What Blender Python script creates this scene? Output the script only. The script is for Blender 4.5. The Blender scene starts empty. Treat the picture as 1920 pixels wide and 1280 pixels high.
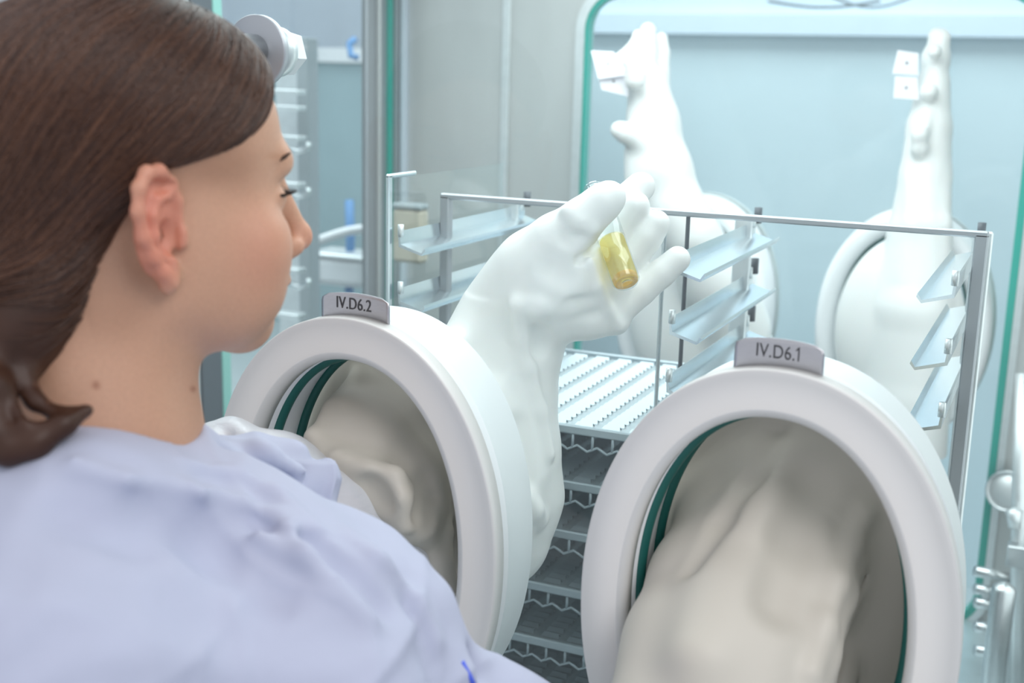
import bpy, bmesh, math, random
import numpy as np
from mathutils import Matrix, Vector
random.seed(7); np.random.seed(7)
PI = math.pi
SC = bpy.context.scene
COL = SC.collection

# ------------------------------------------------------------------ camera, world, lights, exposure
F = 2299.6                                   # focal length in pixels of the 1920 wide frame
CAM = np.array([0.56440, -0.89763, 1.57280])
CR = np.array([[0.9095823, 0.41482369, 0.02411124],      # camera right
               [-0.11084116, 0.18629906, 0.97622072],    # camera up
               [-0.40046758, 0.8906256, -0.21543387]])   # viewing direction
cam = bpy.data.cameras.new('camera'); camo = bpy.data.objects.new('camera', cam); COL.objects.link(camo)
M = Matrix.Identity(4)
for i in range(3):
    M[i][0] = CR[0][i]; M[i][1] = CR[1][i]; M[i][2] = -CR[2][i]; M[i][3] = CAM[i]
camo.matrix_world = M
cam.sensor_width = 36; cam.lens = F / 1920 * 36
cam.clip_start = .05; cam.clip_end = 50
cam.dof.use_dof = True; cam.dof.focus_distance = 1.19; cam.dof.aperture_fstop = 4.8
SC.camera = camo

w = bpy.data.worlds.new('world'); SC.world = w; w.use_nodes = True
bg = w.node_tree.nodes['Background']; bg.inputs[0].default_value = (.90, .93, 1.0, 1); bg.inputs[1].default_value = .84
SC.view_settings.view_transform = 'Standard'; SC.view_settings.look = 'None'
SC.view_settings.gamma = 1; SC.view_settings.exposure = 0.0; SC.view_settings.use_curve_mapping = False
SC.cycles.max_bounces = 10; SC.cycles.transparent_max_bounces = 24
SC.cycles.diffuse_bounces = 4; SC.cycles.glossy_bounces = 4
SC.cycles.caustics_reflective = False; SC.cycles.caustics_refractive = False
SC.cycles.use_denoising = True

def area(name, loc, size, power, target, col=(1, 1, 1)):
    l = bpy.data.lights.new(name, 'AREA'); l.shape = 'RECTANGLE'; l.size, l.size_y = size; l.energy = power; l.color = col
    o = bpy.data.objects.new(name, l); COL.objects.link(o); o.location = loc
    o.rotation_euler = (Vector(target) - Vector(loc)).to_track_quat('-Z', 'Y').to_euler()
    return o
area('chamber_lamp', (.0, .62, 1.90), (1.1, 1.0), 15, (.0, .62, 0), (.93, .99, 1))
area('far_room_lamp', (0, 2.2, 2.75), (3, .9), 42, (0, 2.6, 0), (.95, .98, 1))
area('tray_fill_light', (.71, .75, 1.15), (.8, .7), 2.2, (-1, .75, 1.1), (.93, .99, 1))  # added fill light from the right wall side, brightens the lower trays
area('side_chamber_lamp', (-1.5, 1.2, 1.95), (1.0, 1.4), 13, (-1.5, 1.2, 0), (.88, .95, 1))
area('ceiling_lamp_panel', (1.5, -.7, 2.75), (1.5, 1.0), 19, (.1, -.2, 1.2), (1, .975, .96))

# ------------------------------------------------------------------ helpers
def spot(px, py, d):
    """world point seen at frame position (px, py) of the 1920x1280 photograph at depth d metres"""
    return CAM + d * ((px - 960) / F * CR[0] + (640 - py) / F * CR[1] + CR[2])

def mat(name, col, rough=.5, metal=0., spec=.5, bump=0., bscale=60., stretch=(1, 1, 1), var=0., sss=0., coat=0., alpha=1., trans=0.):
    m = bpy.data.materials.new(name); m.use_nodes = True
    nt = m.node_tree; b = nt.nodes['Principled BSDF']
    b.inputs['Base Color'].default_value = (*col, 1); b.inputs['Roughness'].default_value = rough
    b.inputs['Metallic'].default_value = metal; b.inputs['Specular IOR Level'].default_value = spec
    b.inputs['Alpha'].default_value = alpha; b.inputs['Coat Weight'].default_value = coat
    if trans: b.inputs['Transmission Weight'].default_value = trans
    if sss:
        b.inputs['Subsurface Weight'].default_value = sss; b.inputs['Subsurface Radius'].default_value = (1, .35, .2)
        b.inputs['Subsurface Scale'].default_value = .008
    if bump or var:
        tc = nt.nodes.new('ShaderNodeTexCoord'); mp = nt.nodes.new('ShaderNodeMapping'); mp.inputs['Scale'].default_value = stretch
        no = nt.nodes.new('ShaderNodeTexNoise'); no.inputs['Scale'].default_value = bscale; no.inputs['Detail'].default_value = 4
        nt.links.new(tc.outputs['Object'], mp.inputs[0]); nt.links.new(mp.outputs[0], no.inputs['Vector'])
        if bump:
            bn = nt.nodes.new('ShaderNodeBump'); bn.inputs['Strength'].default_value = bump; bn.inputs['Distance'].default_value = .002
            nt.links.new(no.outputs['Fac'], bn.inputs['Height']); nt.links.new(bn.outputs[0], b.inputs['Normal'])
        if var:
            r = nt.nodes.new('ShaderNodeValToRGB')
            r.color_ramp.elements[0].position = .3; r.color_ramp.elements[1].position = .7
            r.color_ramp.elements[0].color = (*[c * (1 - var) for c in col], 1)
            r.color_ramp.elements[1].color = (*[min(1, c * (1 + var * .6)) for c in col], 1)
            nt.links.new(no.outputs['Fac'], r.inputs[0]); nt.links.new(r.outputs[0], b.inputs['Base Color'])
    return m

def glassmat(name, tint=(.93, .98, .98), ior=1.45, haze=0.):
    m = bpy.data.materials.new(name); m.use_nodes = True; nt = m.node_tree; nt.nodes.clear()
    o = nt.nodes.new('ShaderNodeOutputMaterial'); mx = nt.nodes.new('ShaderNodeMixShader'); fr = nt.nodes.new('ShaderNodeFresnel')
    t = nt.nodes.new('ShaderNodeBsdfTransparent'); g = nt.nodes.new('ShaderNodeBsdfGlossy')
    fr.inputs[0].default_value = ior; t.inputs[0].default_value = (*tint, 1); g.inputs['Roughness'].default_value = .02
    ge = nt.nodes.new('ShaderNodeNewGeometry'); iv = nt.nodes.new('ShaderNodeMath'); iv.operation = 'SUBTRACT'; iv.inputs[0].default_value = 1
    mu = nt.nodes.new('ShaderNodeMath'); mu.operation = 'MULTIPLY'
    nt.links.new(ge.outputs['Backfacing'], iv.inputs[1]); nt.links.new(iv.outputs[0], mu.inputs[0]); nt.links.new(fr.outputs[0], mu.inputs[1])
    nt.links.new(mu.outputs[0], mx.inputs[0]); nt.links.new(g.outputs[0], mx.inputs[2])
    if haze:
        m2 = nt.nodes.new('ShaderNodeMixShader'); d = nt.nodes.new('ShaderNodeBsdfDiffuse'); d.inputs[0].default_value = (.9, .97, .98, 1)
        m2.inputs[0].default_value = haze
        nt.links.new(t.outputs[0], m2.inputs[1]); nt.links.new(d.outputs[0], m2.inputs[2]); nt.links.new(m2.outputs[0], mx.inputs[1])
    else: nt.links.new(t.outputs[0], mx.inputs[1])
    nt.links.new(mx.outputs[0], o.inputs[0])
    return m

MT = dict(
    ring=mat('ring_white', (.685, .68, .665), .42, bump=.02, bscale=300),
    flange=mat('flange_white', (.90, .93, .95), .35, bump=.02, bscale=200),
    oring=mat('o_ring_green', (.006, .115, .10), .38, bump=.05, bscale=200),
    latex=mat('white_latex', (.87, .89, .88), .42, bump=.06, bscale=45, sss=.05),
    cuff=mat('cream_rubber', (.58, .545, .475), .5, bump=.05, bscale=60),
    skin=mat('skin', (.565, .32, .21), .48, bump=.08, bscale=420, var=.05, sss=.12),
    lip=mat('lip', (.62, .22, .20), .4),
    gown=mat('gown_cloth', (.475, .50, .625), .85, spec=.2, bump=.5, bscale=14, stretch=(1, 1.4, 2.2), var=.03),
    hair=mat('hair_brown', (.050, .020, .011), .45, spec=.35, bump=.3, bscale=40, var=.2),
    strand=mat('hair_strand', (.085, .032, .016), .36, spec=.5),
    eye=mat('eye_white', (.8, .8, .8), .15), lash=mat('lash_dark', (.015, .01, .008), .6), iris=mat('iris_grey', (.12, .16, .17), .2),
    steel=mat('brushed_steel', (.62, .65, .66), .30, 1, bump=.05, bscale=90, stretch=(1, 1, 12), var=.06),
    label=mat('label_steel', (.52, .52, .54), .34, 1, bump=.08, bscale=200, stretch=(1, 1, 10), var=.05),
    satin=mat('satin_steel', (.74, .78, .79), .42, .75, bump=.04, bscale=60, var=.05),
    panel=mat('panel_steel', (.60, .625, .62), .48, .55, bump=.03, bscale=8, stretch=(1, 1, .3), var=.07),
    railm=mat('polished_steel', (.72, .80, .84), .22, .9, bump=.03, bscale=70),
    tray=mat('tray_steel', (.43, .51, .54), .45, .35, bump=.05, bscale=120, var=.08),
    louver=mat('louver_steel', (.42, .50, .54), .38, .35),
    trayfloor=mat('floor_steel', (.56, .65, .68), .4, .6, bump=.04, bscale=20, var=.08),
    edge=mat('glass_edge_green', (.03, .44, .36), .25, bump=.02, bscale=30),
    edgepale=mat('glass_edge_pale', (.30, .62, .56), .25, bump=.02, bscale=30),
    barsteel=mat('bar_steel', (.44, .47, .50), .45, .6, bump=.03),
    greypost=mat('grey_post', (.36, .41, .44), .5, .2, bump=.03),
    dark=mat('dark_grey', (.10, .12, .14), .5, bump=.03),
    ink=mat('ink_grey', (.055, .055, .06), .6),
    paper=mat('tag_paper', (.90, .90, .95), .7, bump=.03),
    blue=mat('blue_hose', (.06, .22, .48), .4, bump=.02),
    bluepen=mat('blue_mark', (.08, .14, .75), .5, bump=.02),
    beige=mat('beige_box', (.56, .51, .42), .6, bump=.03, var=.05),
    whiteplastic=mat('white_plastic', (.80, .83, .86), .4, bump=.02),
    wallteal=mat('wall_teal', (.62, .725, .765), .7, bscale=3, var=.03),
    wallblue=mat('wall_pale_blue', (.68, .77, .86), .7, bump=.04, bscale=4, var=.04),
    teal=mat('teal_panel', (.31, .44, .48), .5, bump=.03, bscale=6, var=.06),
    floor=mat('floor_vinyl', (.50, .55, .57), .4, bump=.03, bscale=8, var=.05),
    glass=glassmat('pane_glass', (.965, .99, .985), 1.40, .02), glassfar=glassmat('far_pane_glass', (.92, .975, .98), 1.5, .05),
    vial=glassmat('vial_glass', (.90, .93, .93), 1.55, .04),
)
def sleeve_mat():
    m = mat('translucent_sleeve', (.84, .87, .92), .28, bump=1.0, bscale=55, stretch=(1, 1, 2.5), alpha=.74)
    return m
MT['sleeve'] = sleeve_mat()
def liquid_mat():
    m = bpy.data.materials.new('amber_liquid'); m.use_nodes = True; nt = m.node_tree; nt.nodes.clear()
    o = nt.nodes.new('ShaderNodeOutputMaterial'); a = nt.nodes.new('ShaderNodeMixShader'); b = nt.nodes.new('ShaderNodeMixShader')
    t = nt.nodes.new('ShaderNodeBsdfTransparent'); t.inputs[0].default_value = (.98, .90, .50, 1)
    d = nt.nodes.new('ShaderNodeBsdfTranslucent'); d.inputs[0].default_value = (.95, .72, .18, 1)
    g = nt.nodes.new('ShaderNodeBsdfGlossy'); g.inputs['Roughness'].default_value = .05; fr = nt.nodes.new('ShaderNodeFresnel'); fr.inputs[0].default_value = 1.33
    a.inputs[0].default_value = .16
    nt.links.new(t.outputs[0], a.inputs[1]); nt.links.new(d.outputs[0], a.inputs[2])
    ge = nt.nodes.new('ShaderNodeNewGeometry'); mu = nt.nodes.new('ShaderNodeMath'); mu.operation = 'MULTIPLY_ADD'; mu.inputs[1].default_value = -.12; mu.inputs[2].default_value = .12
    nt.links.new(ge.outputs['Backfacing'], mu.inputs[0])
    nt.links.new(mu.outputs[0], b.inputs[0]); nt.links.new(a.outputs[0], b.inputs[1]); nt.links.new(g.outputs[0], b.inputs[2]); nt.links.new(b.outputs[0], o.inputs[0])
    return m
MT['liquid'] = liquid_mat()
MT['amber'] = mat('amber_meniscus', (.85, .47, .04), .15, alpha=.6)

def link(name, me, m=None, parent=None):
    o = bpy.data.objects.new(name, me); COL.objects.link(o)
    if m is not None: me.materials.append(m)
    if parent is not None:
        o.parent = parent; o.matrix_parent_inverse = Matrix.Translation(-parent.location) if parent.type == 'EMPTY' or parent.location.length else Matrix.Identity(4)
    return o
def tag(o, label=None, cat=None, group=None, kind=None):
    if label: o['label'] = label
    if cat: o['category'] = cat
    if group: o['group'] = group
    if kind: o['kind'] = kind
    return o
def thing(name, loc, label, cat, group=None):
    o = bpy.data.objects.new(name, None); COL.objects.link(o); o.location = loc; o.empty_display_size = .05
    return tag(o, label, cat, group)
def world_mesh(verts, faces, name='m', smooth=True):
    me = bpy.data.meshes.new(name)
    me.from_pydata([tuple(v) for v in verts], [], [tuple(int(i) for i in f) for f in faces]); me.update()
    if smooth: me.polygons.foreach_set('use_smooth', [True] * len(me.polygons))
    return me

class MB:
    """collects primitive shapes in world coordinates into one mesh"""
    def __init__(s): s.v = []; s.f = []; s.sm = []
    def add(s, v, f, smooth=True):
        n = len(s.v); s.v += [tuple(p) for p in v]; s.f += [tuple(i + n for i in q) for q in f]; s.sm += [smooth] * len(f); return s
    def box(s, a, b, bev=.0015):
        bm = bmesh.new(); bmesh.ops.create_cube(bm, size=1)
        a = Vector(a); b = Vector(b)
        for v in bm.verts: v.co = Vector((a[i] + (v.co[i] + .5) * (b[i] - a[i]) for i in range(3)))
        if bev: bmesh.ops.bevel(bm, geom=bm.edges[:], offset=min(bev, .4 * min(abs(b[i] - a[i]) for i in range(3))), segments=1, affect='EDGES')
        bmesh.ops.recalc_face_normals(bm, faces=bm.faces); bm.verts.index_update()
        s.add([v.co[:] for v in bm.verts], [[v.index for v in f.verts] for f in bm.faces], False); bm.free(); return s
    def tube(s, pts, r, n=12, cap=True):
        pts = [Vector(p) for p in pts]; rs = r if isinstance(r, (list, tuple)) else [r] * len(pts)
        up = None; V = []
        for i, p in enumerate(pts):
            t = (pts[min(i + 1, len(pts) - 1)] - pts[max(i - 1, 0)]).normalized()
            if up is None:
                up = Vector((0, 0, 1)) if abs(t.z) < .9 else Vector((1, 0, 0))
            x = t.cross(up).normalized(); y = x.cross(t).normalized(); up = y
            for k in range(n):
                a = 2 * PI * k / n; V.append(p + (x * math.cos(a) + y * math.sin(a)) * rs[i])
        Fc = [[i * n + k, i * n + (k + 1) % n, (i + 1) * n + (k + 1) % n, (i + 1) * n + k] for i in range(len(pts) - 1) for k in range(n)]
        if cap: Fc += [list(range(n))[::-1], [(len(pts) - 1) * n + k for k in range(n)]]
        return s.add(V, Fc)
    def build(s, name, m, parent=None):
        me = world_mesh(s.v, s.f, name, False); me.polygons.foreach_set('use_smooth', s.sm)
        bm = bmesh.new(); bm.from_mesh(me); bmesh.ops.recalc_face_normals(bm, faces=bm.faces); bm.to_mesh(me); bm.free()
        return link(name, me, m, parent)

# ---- distance-field modelling (smooth unions, then naive surface nets)
class Field:
    def __init__(s, lo, hi, h):
        s.lo = np.array(lo, float); s.h = h
        n = np.ceil((np.array(hi) - s.lo) / h).astype(int) + 1; s.n = n
        s.d = np.full(n, .5, np.float32)
        s.ax = [(s.lo[i] + np.arange(n[i]) * h).astype(np.float32) for i in range(3)]
    def win(s, lo, hi):
        a = np.clip(np.floor((np.array(lo) - s.lo) / s.h).astype(int), 0, s.n); b = np.clip(np.ceil((np.array(hi) - s.lo) / s.h).astype(int) + 1, 0, s.n)
        if np.any(b <= a): return None, None
        return tuple(slice(a[i], b[i]) for i in range(3)), np.meshgrid(*[s.ax[i][a[i]:b[i]] for i in range(3)], indexing='ij')
    def put(s, sl, v, k, sub):
        c = s.d[sl]
        if sub: c = -c
        hh = np.maximum(k - np.abs(c - v), 0) / max(k, 1e-9)
        r = np.minimum(c, v) - hh * hh * k * .25
        s.d[sl] = -r if sub else r
    def cap(s, a, b, ra, rb, k=.01, sub=False, flat=None):
        """round cone; flat=(unit axis, factor) squeezes it along that axis"""
        a = np.array(a, float); b = np.array(b, float); m = max(ra, rb) + k + .012
        if sub: m += .0
        sl, P = s.win(np.minimum(a, b) - m, np.maximum(a, b) + m)
        if sl is None: return
        ab = b - a; L = ab @ ab + 1e-12
        q = [P[i] - a[i] for i in range(3)]
        t = np.clip((q[0] * ab[0] + q[1] * ab[1] + q[2] * ab[2]) / L, 0, 1)
        q = [q[i] - t * ab[i] for i in range(3)]
        if flat is not None:
            ax, fc = np.array(flat[0], float), flat[1]; ax /= np.linalg.norm(ax)
            dp = (q[0] * ax[0] + q[1] * ax[1] + q[2] * ax[2]) * (1 / fc - 1)
            q = [q[i] + dp * ax[i] for i in range(3)]
            v = (np.sqrt(q[0]**2 + q[1]**2 + q[2]**2) - (ra + (rb - ra) * t)) * (fc * .5 + .5)
        else: v = np.sqrt(q[0]**2 + q[1]**2 + q[2]**2) - (ra + (rb - ra) * t)
        s.put(sl, -v if False else v, k, False) if not sub else s.put(sl, v, k, True)
    def ell(s, c, r, Rm=None, k=.01, sub=False):
        c = np.array(c, float); r = np.array(r, float); Rm = np.eye(3) if Rm is None else Rm   # columns of Rm = local axes
        e = np.sqrt((Rm**2) @ (r**2)) + k + .012
        sl, P = s.win(c - e, c + e)
        if sl is None: return
        q = [P[i] - c[i] for i in range(3)]
        l = [sum(q[i] * Rm[i, j] for i in range(3)) for j in range(3)]
        k0 = np.sqrt(sum((l[j] / r[j])**2 for j in range(3))); k1 = np.sqrt(sum((l[j] / r[j]**2)**2 for j in range(3)))
        s.put(sl, k0 * (k0 - 1) / np.maximum(k1, 1e-6), k, sub)
    def mesh(s):
        d = s.d; h = s.h; ins = d < 0
        n = d.shape; cnt = np.zeros([x - 1 for x in n], np.int8)
        for i in (0, 1):
            for j in (0, 1):
                for k in (0, 1): cnt += ins[i:n[0] - 1 + i, j:n[1] - 1 + j, k:n[2] - 1 + k]
        act = (cnt > 0) & (cnt < 8); C = np.argwhere(act); idx = np.full(act.shape, -1, np.int64); idx[act] = np.arange(len(C))
        acc = np.zeros((len(C), 3)); num = np.zeros(len(C))
        cor = [(i, j, k) for i in (0, 1) for j in (0, 1) for k in (0, 1)]
        val = {c: d[C[:, 0] + c[0], C[:, 1] + c[1], C[:, 2] + c[2]] for c in cor}
        for c in cor:
            for ax in range(3):
                if c[ax] == 0:
                    e = list(c); e[ax] = 1; e = tuple(e); a, b = val[c], val[e]; mk = (a < 0) != (b < 0)
                    t = a[mk] / (a[mk] - b[mk]); p = np.tile(np.array(c, float), (mk.sum(), 1)); p[:, ax] = t
                    acc[mk] += p; num[mk] += 1
        V = s.lo + (C + acc / num[:, None]) * h
        Q = []
        for ax in range(3):
            o1, o2 = [a for a in range(3) if a != ax]
            A = ins[tuple(slice(0, n[a] - 1) if a == ax else slice(0, n[a]) for a in range(3))]
            B = ins[tuple(slice(1, n[a]) if a == ax else slice(0, n[a]) for a in range(3))]
            E = np.argwhere(A != B); E = E[(E[:, o1] > 0) & (E[:, o2] > 0) & (E[:, o1] < n[o1] - 1) & (E[:, o2] < n[o2] - 1)]
            def g(a, b):
                q = E.copy(); q[:, o1] -= a; q[:, o2] -= b; return idx[q[:, 0], q[:, 1], q[:, 2]]
            q = np.stack([g(0, 0), g(1, 0), g(1, 1), g(0, 1)], 1)
            fl = A[E[:, 0], E[:, 1], E[:, 2]]
            if ax == 1: fl = ~fl
            q[fl] = q[fl][:, ::-1]
            Q.append(q)
        Q = np.concatenate(Q); Q = Q[(Q >= 0).all(1)]
        return V, Q
    def sample(s, P):
        u = (P - s.lo) / s.h; u = np.clip(u, 0, np.array(s.n) - 1.001); i = u.astype(int); f = u - i; r = 0
        for a in (0, 1):
            for b in (0, 1):
                for c in (0, 1):
                    r = r + s.d[i[:, 0] + a, i[:, 1] + b, i[:, 2] + c] * (f[:, 0] if a else 1 - f[:, 0]) * (f[:, 1] if b else 1 - f[:, 1]) * (f[:, 2] if c else 1 - f[:, 2])
        return r
    def grad(s, P):
        e = s.h; g = np.stack([s.sample(P + np.eye(3)[i] * e) - s.sample(P - np.eye(3)[i] * e) for i in range(3)], 1)
        return g / (np.linalg.norm(g, axis=1)[:, None] + 1e-9)
def fmesh(name, V, Q, m=None, parent=None):
    me = bpy.data.meshes.new(name); me.vertices.add(len(V)); me.vertices.foreach_set('co', V.astype(np.float32).ravel())
    me.loops.add(len(Q) * 4); me.loops.foreach_set('vertex_index', Q.astype(np.int32).ravel())
    me.polygons.add(len(Q)); me.polygons.foreach_set('loop_start', np.arange(len(Q), dtype=np.int32) * 4)
    me.polygons.foreach_set('use_smooth', np.ones(len(Q), bool)); me.update(calc_edges=True); me.validate()
    return link(name, me, m, parent)
def relax(V, Q, it=2, f=.5):
    n = len(V); E = np.concatenate([Q[:, [0, 1]], Q[:, [1, 2]], Q[:, [2, 3]], Q[:, [3, 0]]]); E = np.concatenate([E, E[:, ::-1]])
    deg = np.bincount(E[:, 0], minlength=n)[:, None] + 1e-9
    for _ in range(it):
        S = np.stack([np.bincount(E[:, 0], weights=V[E[:, 1], k], minlength=n) for k in range(3)], 1) / deg
        V = V + f * (S - V)
    return V
# chain of round cones given as (px, py, depth, radius in frame pixels)
def chain(fd, pts, k=.012, sub=False, flat=None):
    P = [(spot(x, y, d), r * d / F) for x, y, d, r in pts]
    if len(P) == 1: fd.cap(P[0][0], P[0][0] + 1e-4, P[0][1], P[0][1], k, sub, flat)
    for (a, ra), (b, rb) in zip(P, P[1:]): fd.cap(a, b, ra, rb, k, sub, flat)

def surface_depth(fd, x, y, d0=.6, d1=1.5):
    D = np.arange(d0, d1, .001); P = CAM + D[:, None] * (spot(x, y, 1.) - CAM)
    ok = ((P > fd.lo + fd.h) & (P < fd.lo + (np.array(fd.n) - 2) * fd.h)).all(1)
    v = np.where(ok, fd.sample(P), 1.); i = np.argmax(v < 0)
    return D[i] if v[i] < 0 else None
def ridge(fd, pts, r, proud, k=.010):
    # a raised fold of the cloth: sits `proud` metres above the surface already there
    Q_ = []
    for x, y in pts:
        d = surface_depth(fd, x, y)
        if d: Q_.append((x, y, d + r * d / F - proud, r))
    chain(fd, Q_, k)
def dent(fd, pts, r, deep, k=.010):
    Q_ = []
    for x, y in pts:
        d = surface_depth(fd, x, y)
        if d: Q_.append((x, y, d - r * d / F + deep, r))
    chain(fd, Q_, k, True)
# ------------------------------------------------------------------ the room
def struct(name, mb, m, **k): o = mb.build(name, m); o['kind'] = 'structure'; return o
struct('floor', MB().box((-3.5, -2.6, -.05), (3.5, 4.05, 0)), MT['floor'])
struct('wall_back', MB().box((-3.5, 4.0, 0), (3.5, 4.1, 2.9)), MT['wallblue'])
struct('wall_left', MB().box((-3.6, -2.6, 0), (-3.5, 4.1, 2.9)), MT['wallblue'])
struct('wall_right', MB().box((3.5, -2.6, 0), (3.6, 4.1, 2.9)), MT['wallblue'])
# the counter wall of the room beyond the far window
struct('trim_1', MB().box((-1.05, 3.0, 1.70), (2.4, 3.12, 1.765)).box((-1.0, 3.04, 1.765), (2.4, 3.1, 2.6)), MT['wallblue'])
struct('wall_beyond', MB().box((-.98, 3.05, .0), (2.4, 3.15, 1.70)), MT['wallteal'])

# ------------------------------------------------------------------ isolator chamber
A, B, EX = .15, .2082, 2.1
ZP = 1.15
WX0, WX1, WZ0, WZ1 = -.305, .500, .60, 1.722        # opening of the far window
ch = thing('isolator_chamber', (0, .6, .7), 'bright stainless steel isolator chamber with thick glass windows and green glass edges', 'isolator')
MB().box((-.76, .04, .58), (.78, 1.37, .62)).build('chamber_floor', MT['trayfloor'], ch)
MB().box((-.76, .0, 1.95), (.78, 1.4, 2.0)).build('ceiling_panel', MT['satin'], ch)
# far wall around the window, with a rounded opening
def rounded_rect(x0, x1, z0, z1, r, n=8):
    P = []
    for cx, cz, a0 in ((x1 - r, z1 - r, 0), (x0 + r, z1 - r, 90), (x0 + r, z0 + r, 180), (x1 - r, z0 + r, 270)):
        for i in range(n + 1):
            a = math.radians(a0 + 90 * i / n); P.append((cx + r * math.cos(a), cz + r * math.sin(a)))
    return P
def frame_mesh(outer, inner, y0, y1):
    n = len(inner); v = []; f = []
    for y in (y0, y1):
        v += [(x, y, z) for x, z in outer] + [(x, y, z) for x, z in inner]
    for i in range(n):
        j = (i + 1) % n
        f += [[i, j, n + j, n + i], [2 * n + i, 3 * n + i, 3 * n + j, 2 * n + j], [n + i, n + j, 3 * n + j, 3 * n + i], [i, 2 * n + i, 2 * n + j, j]]
    return v, f
inn = rounded_rect(WX0, WX1, WZ0, WZ1, .07)
out = rounded_rect(-.47, .78, .585, 1.95, .004)
MB().add(*frame_mesh(out, inn, 1.345, 1.385), False).build('far_window_frame', MT['panel'], ch)
MB().add(*frame_mesh(rounded_rect(WX0 - .018, WX1 + .012, WZ0 - .015, WZ1 + .015, .085), inn, 1.335, 1.345), False).build('window_seal', MT['satin'], ch)
MB().add(*frame_mesh(inn, rounded_rect(WX0 + .006, WX1 - .013, WZ0 + .01, WZ1 - .01, .06), 1.338, 1.365), False).build('glass_edge', MT['edge'], ch)
def plate(P, y0, y1):
    n = len(P); return [(x, y0, z) for x, z in P] + [(x, y1, z) for x, z in P], [list(range(n))[::-1], list(range(n, 2 * n))] + [[i, (i + 1) % n, n + (i + 1) % n, n + i] for i in range(n)]
MB().add(*plate(rounded_rect(WX0 + .005, WX1 - .012, WZ0 + .009, WZ1 - .009, .062), 1.345, 1.357), False).build('far_window_pane', MT['glassfar'], ch)
MB().box((-.76, 1.345, .62), (-.475, 1.385, 1.95)).build('far_wall_panel', MT['panel'], ch)
MB().box((-.479, 1.338, .62), (-.462, 1.346, 1.95)).build('wall_seam', MT['satin'], ch)
# left wall with its glass door
MB().box((-.735, 1.235, .62), (-.722, 1.345, 1.95)).build('door_post', MT['barsteel'], ch)
MB().box((-.722, 1.268, .62), (-.712, 1.275, 1.95)).build('door_seam', MT['panel'], ch)
MB().box((-.725, 1.328, .62), (-.706, 1.346, 1.95)).build('door_strip', MT['greypost'], ch)
MB().box((-.702, 1.330, .62), (-.690, 1.346, 1.95)).build('door_strip', MT['wallblue'], ch)
MB().box((-.728, 1.312, .62), (-.714, 1.325, 1.95)).build('door_glass_edge', MT['edge'], ch)
MB().box((-.735, .775, .62), (-.725, 1.235, 1.95)).build('door_glass', MT['glass'], ch)
MB().box((-.742, .752, .62), (-.716, .775, 1.95)).build('door_glass_edge', MT['edgepale'], ch)
MB().box((-.76, .03, .62), (-.722, .70, 1.95)).build('left_wall_panel', MT['satin'], ch)
MB().box((-.745, .70, .62), (-.718, .752, 1.95)).build('door_jamb', MT['dark'], ch)
# right wall
MB().box((.74, .03, .62), (.78, 1.345, 1.95)).build('right_wall_panel', MT['panel'], ch)
# front: pane with the two port openings, frame around it
def oval(a, b, cx, cz, n=96, e=EX):
    P = []
    for i in range(n):
        t = 2 * PI * i / n; c, s = math.cos(t), math.sin(t)
        P.append((cx + a * math.copysign(abs(c)**(2 / e), c), cz + b * math.copysign(abs(s)**(2 / e), s)))
    return P
def front_pane():
    bm = bmesh.new(); rect = [(-.245, .80), (.72, .80), (.72, 1.93), (-.245, 1.93)]
    from mathutils.geometry import tessellate_polygon
    polys = [[Vector((x, z, 0)) for x, z in rect]] + [[Vector((x, z, 0)) for x, z in oval(A - .025, B - .025, cx, ZP, 48)] for cx in (0, .379)]
    tris = tessellate_polygon(polys); flat = [p for pl in polys for p in pl]
    me = world_mesh([(p.x, .020, p.y) for p in flat], tris, 'front_pane', False)
    bm.from_mesh(me); g = bmesh.ops.extrude_face_region(bm, geom=bm.faces[:]); 
    for v in [x for x in g['geom'] if isinstance(x, bmesh.types.BMVert)]: v.co.y += .010
    bmesh.ops.recalc_face_normals(bm, faces=bm.faces); bm.to_mesh(me); bm.free()
    return link('front_window_pane', me, MT['glass'], ch)
front_pane()
MB().box((-.40, .005, .62), (-.25, .045, 1.95)).build('front_post', MT['panel'], ch)
MB().box((.725, .005, .62), (.82, .045, 1.95)).build('front_post', MT['panel'], ch)
MB().box((-.76, .005, .58), (.82, .045, .795)).build('front_sill', MT['panel'], ch)
MB().box((-.76, .005, .62), (-.40, .03, 1.95)).build('front_left_panel', MT['satin'], ch)
MB().box((-.40, .005, 1.935), (.82, .045, 2.0)).build('front_header', MT['panel'], ch)

# legs of the isolator, out of sight below
for x in (-.70, .72):
    for y in (.1, 1.3): MB().box((x, y, 0), (x + .05, y + .05, .58)).build('leg', MT['satin'], ch)

# next chamber seen through the side door
sc = thing('side_chamber', (-1.5, 1.2, .0), 'pale side chamber seen through the glass door, teal below and blue above', 'chamber')
MB().box((-2.35, .2, .7), (-2.30, 3.2, 1.60)).build('teal_panel', MT['teal'], sc)
MB().box((-2.30, 2.6, .7), (-.9, 2.65, 1.585)).build('teal_panel', MT['teal'], sc)
MB().box((-2.31, 2.58, 1.585), (-.9, 2.66, 1.63)).build('ledge', MT['whiteplastic'], sc)
MB().box((-2.35, .2, .62), (-.9, 2.65, .70)).build('counter', MT['satin'], sc)
MB().box((-2.35, .2, 0), (-.9, 2.65, .62)).build('base', MT['satin'], sc)

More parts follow.
